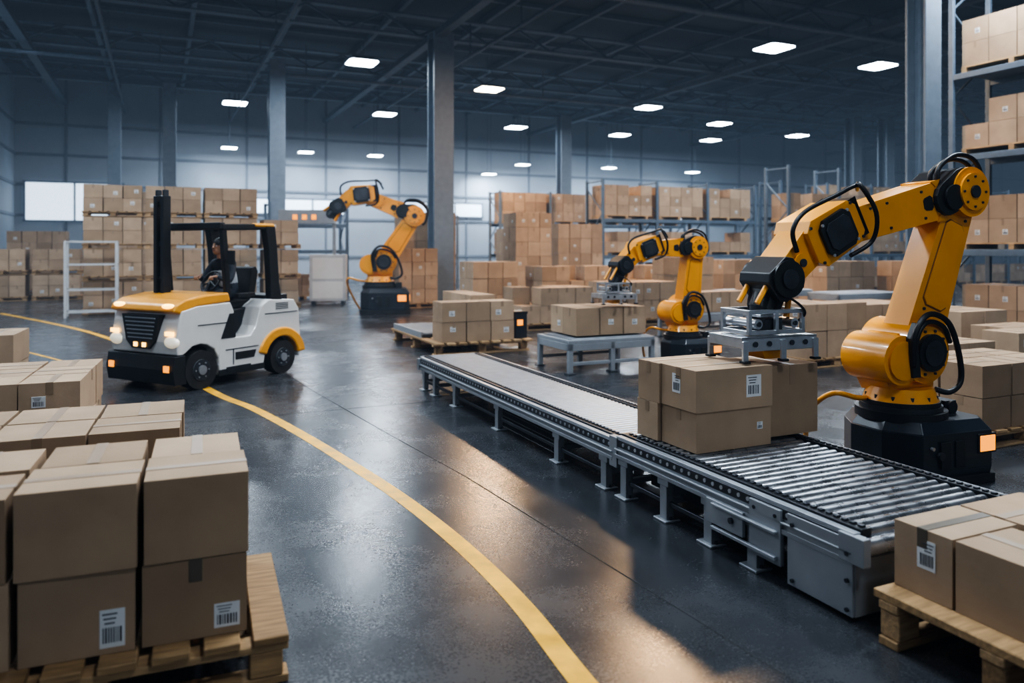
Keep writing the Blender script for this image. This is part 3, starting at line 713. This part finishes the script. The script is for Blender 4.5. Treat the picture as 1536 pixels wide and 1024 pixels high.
# ---------------------------------------------------------------- foreground left
rz=.38
O=(-1.107,3.2)
def fl(x,y): return loc2(O[0],O[1],x,y,rz)
X,Y=fl(-1.30,-.10); pallet(X,Y,1.46,.92,.20,rz,n=8)
def fb(x0,x1,y0,y1,z,h,mi,dr=0,**k):
    X,Y=fl((x0+x1)/2,(y0+y1)/2); return box_obj(X,Y,z,x1-x0,y1-y0,h,rz+dr,mi,**k)
z0=.202
fb(-.395,0,0,.36,z0,.325,2,dirx=False,dark=True,labels=[('F',.12,.08,.10,.10)])
fb(-.39,.005,-.005,.36,z0+.328,.335,0,dr=.01,dirx=True)
fb(-.82,-.42,0,.36,z0,.325,0,tape=False,labels=[('F',.12,.10,.09,.15)])
fb(-.83,-.41,-.01,.35,z0+.328,.335,3,dr=-.015,dirx=True)
fb(-1.25,-.85,0,.36,z0,.325,1); fb(-1.25,-.86,0,.36,z0+.328,.32,2)
for i,(a,b) in enumerate(((-.395,-.01),(-.82,-.42),(-1.25,-.85))):
    fb(a,b,.375,.75,z0,.325,i); fb(a+.01,b,.38,.745,z0+.328,.33,i+1,dirx=False)
X,Y=fl(-.31-.47*3,1.26); pstack(X,Y,3,2,2,.47,.43,.325,rz=.38,ph=.14,lab=.1)
X,Y=loc2(-3.26,5.75,-.42*3,0,.38); pstack(X,Y,3,3,2,.42,.42,.325,rz=.38,ph=.14)
X,Y=loc2(-5.5,8.4,-.42*3,0,.38); pstack(X,Y,3,2,2,.42,.42,.345,rz=.38,ph=.14)
# ---------------------------------------------------------------- foreground right pallet
def rp(s,t): x,y,_=C(s,t); return x,y
X,Y=rp(-1.32,-.04); pallet(X,Y,1.3,1.10,.24,A,n=7)
def rb(s0,s1,t0,t1,z,h,mi,dr=0,**k):
    X,Y=rp((s0+s1)/2,(t0+t1)/2); return box_obj(X,Y,z,t1-t0,s1-s0,h,A+dr,mi,**k)
rb(-.52,-.235,.08,.52,.242,.30,1,labels=[('L',-.02,.19,.09,.13)],dirx=True,dark=True)
rb(-.98,-.535,.08,.46,.242,.30,0,dirx=False,labels=[('F',.1,.15,.06,.07)])
rb(-.62,-.235,.54,1.0,.242,.30,3); rb(-1.2,-.64,.54,1.0,.242,.28,1)
# ---------------------------------------------------------------- mid-ground pallets / tables
X0,Y0=-1.23,12.45
pallet(X0,Y0,1.75,2.7,.22,A,n=9); occ(X0,Y0,1.75,2.7)
mb=MB()
mb.b2((.05,.9,.0),(.85,2.6,.05),STEELD)
for k in range(20): mb.cyl((.08,.95+.085*k,.06),(.82,.95+.085*k,.06),.03,ROLLG,seg=10)
mb.b2((.03,.9,0),(.07,2.6,.10),STEEL); mb.b2((.83,.9,0),(.87,2.6,.10),STEEL)
mb.obj('roller_track',(X0,Y0,.221),A)
X,Y=loc2(X0,Y0,.12,.08); stack(X,Y,.222,3,1,2,.44,.5,.33,lab=.5)
X,Y=loc2(X0,Y0,.93,.85); stack(X,Y,.222,1,3,2,.5,.5,.36)
mb=MB(); mb.b2((-.11,-.15,0),(.11,.15,.42),DKB); mb.b2((-.08,-.16,.22),(.03,-.15,.32),AMB); mb.b2((-.12,-.16,.42),(.12,.16,.46),BLK)
for k in range(4): mb.b2((.05,-.156,.12+.06*k),(.10,-.15,.14+.06*k),BLK)
mb.obj('control_cabinet',loc2(X0,Y0,1.60,.30)+(.222,),A,bevel=.012)
def table(X,Y,w,d,h):
    occ(X,Y,w,d)
    mb=MB(); mb.b2((0,0,h-.05),(w,d,h),STEEL)
    for y in(0,d-.05): mb.b2((0,y,h-.15),(w,y+.05,h-.05),STEEL)
    for x in(0,w-.05): mb.b2((x,0,h-.15),(x+.05,d,h-.05),STEEL)
    n=max(2,int(w/.7)+1)
    for i in range(n):
        x=(w-.07)*i/(n-1)
        for y in(0,d-.07): mb.b2((x,y,.02),(x+.07,y+.07,h-.05),STEEL); mb.b2((x-.03,y-.03,0),(x+.10,y+.10,.02),STEELD)
    for y in(.02,d-.05): mb.b2((0,y,.12),(w,y+.03,.17),STEEL)
    k=.06
    while k<d-.05: mb.cyl((.06,k,h),(w-.06,k,h),.02,ROLLG,seg=8); k+=.06
    mb.obj('steel_work_table',(X,Y,0),A,bevel=.005,seg=1)
table(.80,10.75,1.45,1.0,.48)
X,Y=loc2(.80,10.75,.18,.12); stack(X,Y,.522,3,1,1,.40,.42,.40,lab=.6)
X,Y=loc2(.80,10.75,.2,.55); stack(X,Y,.522,3,1,1,.40,.40,.40)
for t in [(5.2,17.8,2.4,.9,.75),(7.2,16.9,2.0,.9,.75),(3.3,14.6,1.8,.9,.5)]:
    table(*t)
stack(5.6,18.1,.772,4,1,1,.42,.5,.36); stack(3.5,14.8,.522,3,1,1,.45,.5,.4)
# ---------------------------------------------------------------- racks
def rack(X,Y,rz,nb,bw,dep,h,levels,m=RACK,fill=.9,bh=.42,nl=2):
    if abs(rz-A)<.01: occ(X,Y,nb*bw,dep,.1)
    mb=MB()
    for i in range(nb+1):
        x=i*bw
        for y in(0,dep): mb.b2((x-.05,y-.04,0),(x+.05,y+.04,h),m); mb.b2((x-.09,y-.08,0),(x+.09,y+.08,.02),m)
        z=.3
        k=0
        while z+.9<h:
            mb.bar((x,0 if k%2 else dep,z),(x,dep if k%2 else 0,z+.9),.03,.04,m); z+=.9;k+=1
        for z in(.25,h-.1): mb.b2((x-.02,0,z),(x+.02,dep,z+.04),m)
    for z in levels:
        for y in(-.0,dep): mb.b2((0,y-.03,z-.13),(nb*bw,y+.03,z-.02),m)
        mb.b2((.05,.03,z-.02),(nb*bw-.05,dep-.03,z),m)
    mb.obj('pallet_rack',(X,Y,0),rz,bevel=.004,seg=1)
    bx=MB()
    for z in [0.0]+list(levels):
        for i in range(nb):
            nx=int((bw-.3)/.46)
            if R()>fill: continue
            b0=Matrix.Translation((i*bw+.15,.08,z+.003))
            bx.M=b0
            for q in(.0,.45,.9):
                bx.b2((q*(bw-.4),0,0),(q*(bw-.4)+.1,dep-.16,.10),WOOD[0])
            bx.b2((0,0,.10),(bw-.3,dep-.16,.13),WOOD[1])
            top=[l for l in levels if l>z]; room=(min(top)-z-.35) if top else 1.3
            n=max(1,min(nl,int(room/bh)))
            for k in range(n):
                for j in range(nx):
                    if k==n-1 and R()<.15: continue
                    for yy in(0,1):
                        bx.M=b0@Matrix.Translation((j*(bw-.3)/nx+(bw-.3)/nx/2,(dep-.16)*(.25+.5*yy),.132+k*bh))
                        carton(bx,(bw-.3)/nx-.02,(dep-.16)/2-.02,bh-.005,random.choice(CARD),labels=[('F',.05,.2,.1,.1)] if R()<.3 else [],dirx=R()<.5)
    bx.obj('stacked_cardboard_boxes',(X,Y,0),rz)
rack(8.95,15.6,A-math.pi/2,3,2.5,1.15,7.6,[1.75,3.65,5.3],nl=2,bh=.46)
v_,u_=VU(8.95,15.6); OCC.append((v_-.15,v_+1.4,u_-7.7,u_+.2))
rack(3.2,27.0,A,3,2.3,1.1,4.2,[1.5,2.8],bh=.36,nl=3)
rack(-.5,32.5,A,4,2.4,1.1,4.2,[1.5,2.8],bh=.4,nl=3)
rack(10.5,30.0,A,4,2.5,1.1,4.4,[1.5,3.0],bh=.4,nl=3)
rack(8.8,24.4,A,1,2.2,1.0,4.4,[1.4,2.6],bh=.4,nl=2)
rack(-4.6,33,A,1,2.4,1.1,3.2,[1.5],bh=.4,nl=3)
rack(-8.1,25.6,A,1,2.6,1.1,3.3,[1.7,2.6],m=RACK,bh=.36,nl=2)
rack(20,36,A,5,2.6,1.1,4.6,[1.5,3.0],bh=.4,nl=3)
# assorted pallet loads
pstack(4.15,6.75,3,2,2,.42,.42,.29,ph=.16,auto=True)
for s in [(4.3,11.2,3,2,2,.42,.5,.40),(5.6,12.2,3,2,2,.44,.5,.36),(6.1,10.4,2,2,2,.5,.5,.38),
          (4.75,8.45,2,2,2,.46,.5,.28),(5.9,8.9,3,2,2,.46,.46,.32),
          (-2.55,20.6,3,2,4,.40,.5,.40),(-1.0,19.3,3,2,3,.42,.5,.42),(-2.3,21.9,4,2,6,.45,.5,.46),(.1,23.6,3,2,6,.42,.5,.45),(1.5,25.0,4,1,5,.42,.5,.48),
          (.2,16.3,4,2,2,.44,.5,.38),(.75,19.6,5,2,3,.42,.5,.38),(2.2,17.2,4,2,2,.45,.5,.42),(4.15,19.6,3,2,3,.42,.5,.46),
          (8.3,20.2,4,2,3,.45,.5,.42),(10.6,20.5,4,2,3,.45,.5,.42),(3.2,20.8,3,2,3,.45,.5,.38),(-.2,27.5,3,2,5,.45,.5,.46),(6.2,22.5,4,2,3,.45,.5,.42)]:
    pstack(*s,miss=.12,auto=True)
# left big wall of pallet loads
for tier in range(4):
    for i in range(3):
        z=.87*tier; x,y=loc2(-11.4,20.3,1.50*i,0)
        pallet(x,y,1.48,1.15,.14,A,z=z+.002)
        X,Y=loc2(x,y,.03,.03); stack(X,Y,z+.144,3,2,2,.473,.54,.358)
x,y=loc2(-11.4,20.3,4.6,.1)
for tier in range(3):
    pallet(x,y,1.1,1.1,.14,A,z=.87*tier+.002); X,Y=loc2(x,y,.03,.03); stack(X,Y,.87*tier+.144,2,2,2,.5,.5,.35)
for tier in range(2):
    for i in range(2):
        x,y=loc2(-17.5,24.9,1.6*i,0); pallet(x,y,1.5,1.1,.14,A,z=.87*tier+.002)
        X,Y=loc2(x,y,.03,.03); stack(X,Y,.87*tier+.144,3,2,2,.47,.5,.355)
pstack(-19.3,29.2,4,2,5,.5,.5,.45); pstack(-17.0,30.3,4,2,5,.5,.5,.44); pstack(-14.6,28.0,3,2,8,.45,.5,.46)
def cage(X,Y,w,d,h,rz=A):
    mb=MB()
    for x in(0,w):
        for y in(0,d): mb.b2((x-.03,y-.03,0),(x+.03,y+.03,h),RACKL)
    for z in(.12,h*.35,h*.68,h-.04):
        for y in(0,d): mb.b2((0,y-.02,z),(w,y+.02,z+.04),RACKL)
        for x in(0,w): mb.b2((x-.02,0,z),(x+.02,d,z+.04),RACKL)
    mb.obj('steel_stillage_frame',(X,Y,0),rz)
cage(-11.25,19.3,1.15,.55,1.95)
mb=MB(); mb.b2((-.55,-.3,.12),(.55,.3,1.55),RACKL); mb.b2((-.46,-.31,.8),(.46,-.30,1.45),WHT); mb.b2((-.46,-.31,.2),(.46,-.30,.72),WHT)
for x in(-.45,.45): mb.b2((x-.05,-.28,0),(x+.05,.28,.12),STEELD)
mb.obj('electrical_cabinet',(-5.75,24.05,0),A*.3,bevel=.01)
mb=MB(); mb.b2((-.9,-.15,2.55),(.9,.15,3.0),STEEL)
for k in range(3): mb.b2((-.45+.3*k,-.17,2.68),(-.3+.3*k,-.15,2.84),AMB)
for x in(-.85,.85): mb.b2((x-.05,-.05,0),(x+.05,.05,2.55),STEEL)
mb.obj('signal_light_gantry',(-6.65,24.95,0),A*.2,bevel=.01)
# ---------------------------------------------------------------- world (haze imitated by a faint blue glow in the air), camera
w=bpy.data.worlds.new('world'); bpy.context.scene.world=w; w.use_nodes=True
nt=w.node_tree
nt.nodes['Background'].inputs[0].default_value=(.10,.14,.2,1); nt.nodes['Background'].inputs[1].default_value=.5
e=nt.nodes.new('ShaderNodeEmission'); a=nt.nodes.new('ShaderNodeVolumeAbsorption'); s=nt.nodes.new('ShaderNodeAddShader')
e.inputs[0].default_value=(.46,.63,.88,1); e.inputs[1].default_value=.0018
a.inputs['Color'].default_value=(.5,.5,.5,1); a.inputs['Density'].default_value=.010
nt.links.new(e.outputs[0],s.inputs[0]); nt.links.new(a.outputs[0],s.inputs[1]); nt.links.new(s.outputs[0],nt.nodes['World Output'].inputs['Volume'])
cam=bpy.data.cameras.new('camera'); co=bpy.data.objects.new('camera',cam); col.objects.link(co)
co.location=(0,0,1.8); co.rotation_euler=(math.pi/2,0,0)
cam.sensor_width=36; cam.lens=1150/1536*36; cam.shift_y=-142/1536
cam.dof.use_dof=True; cam.dof.focus_distance=5.6; cam.dof.aperture_fstop=1.3
cam.clip_end=300
bpy.context.scene.camera=co
vs=bpy.context.scene.view_settings
vs.view_transform='AgX'
try: vs.look='AgX - High Contrast'
except Exception as e: print(e)
vs.exposure=0.0
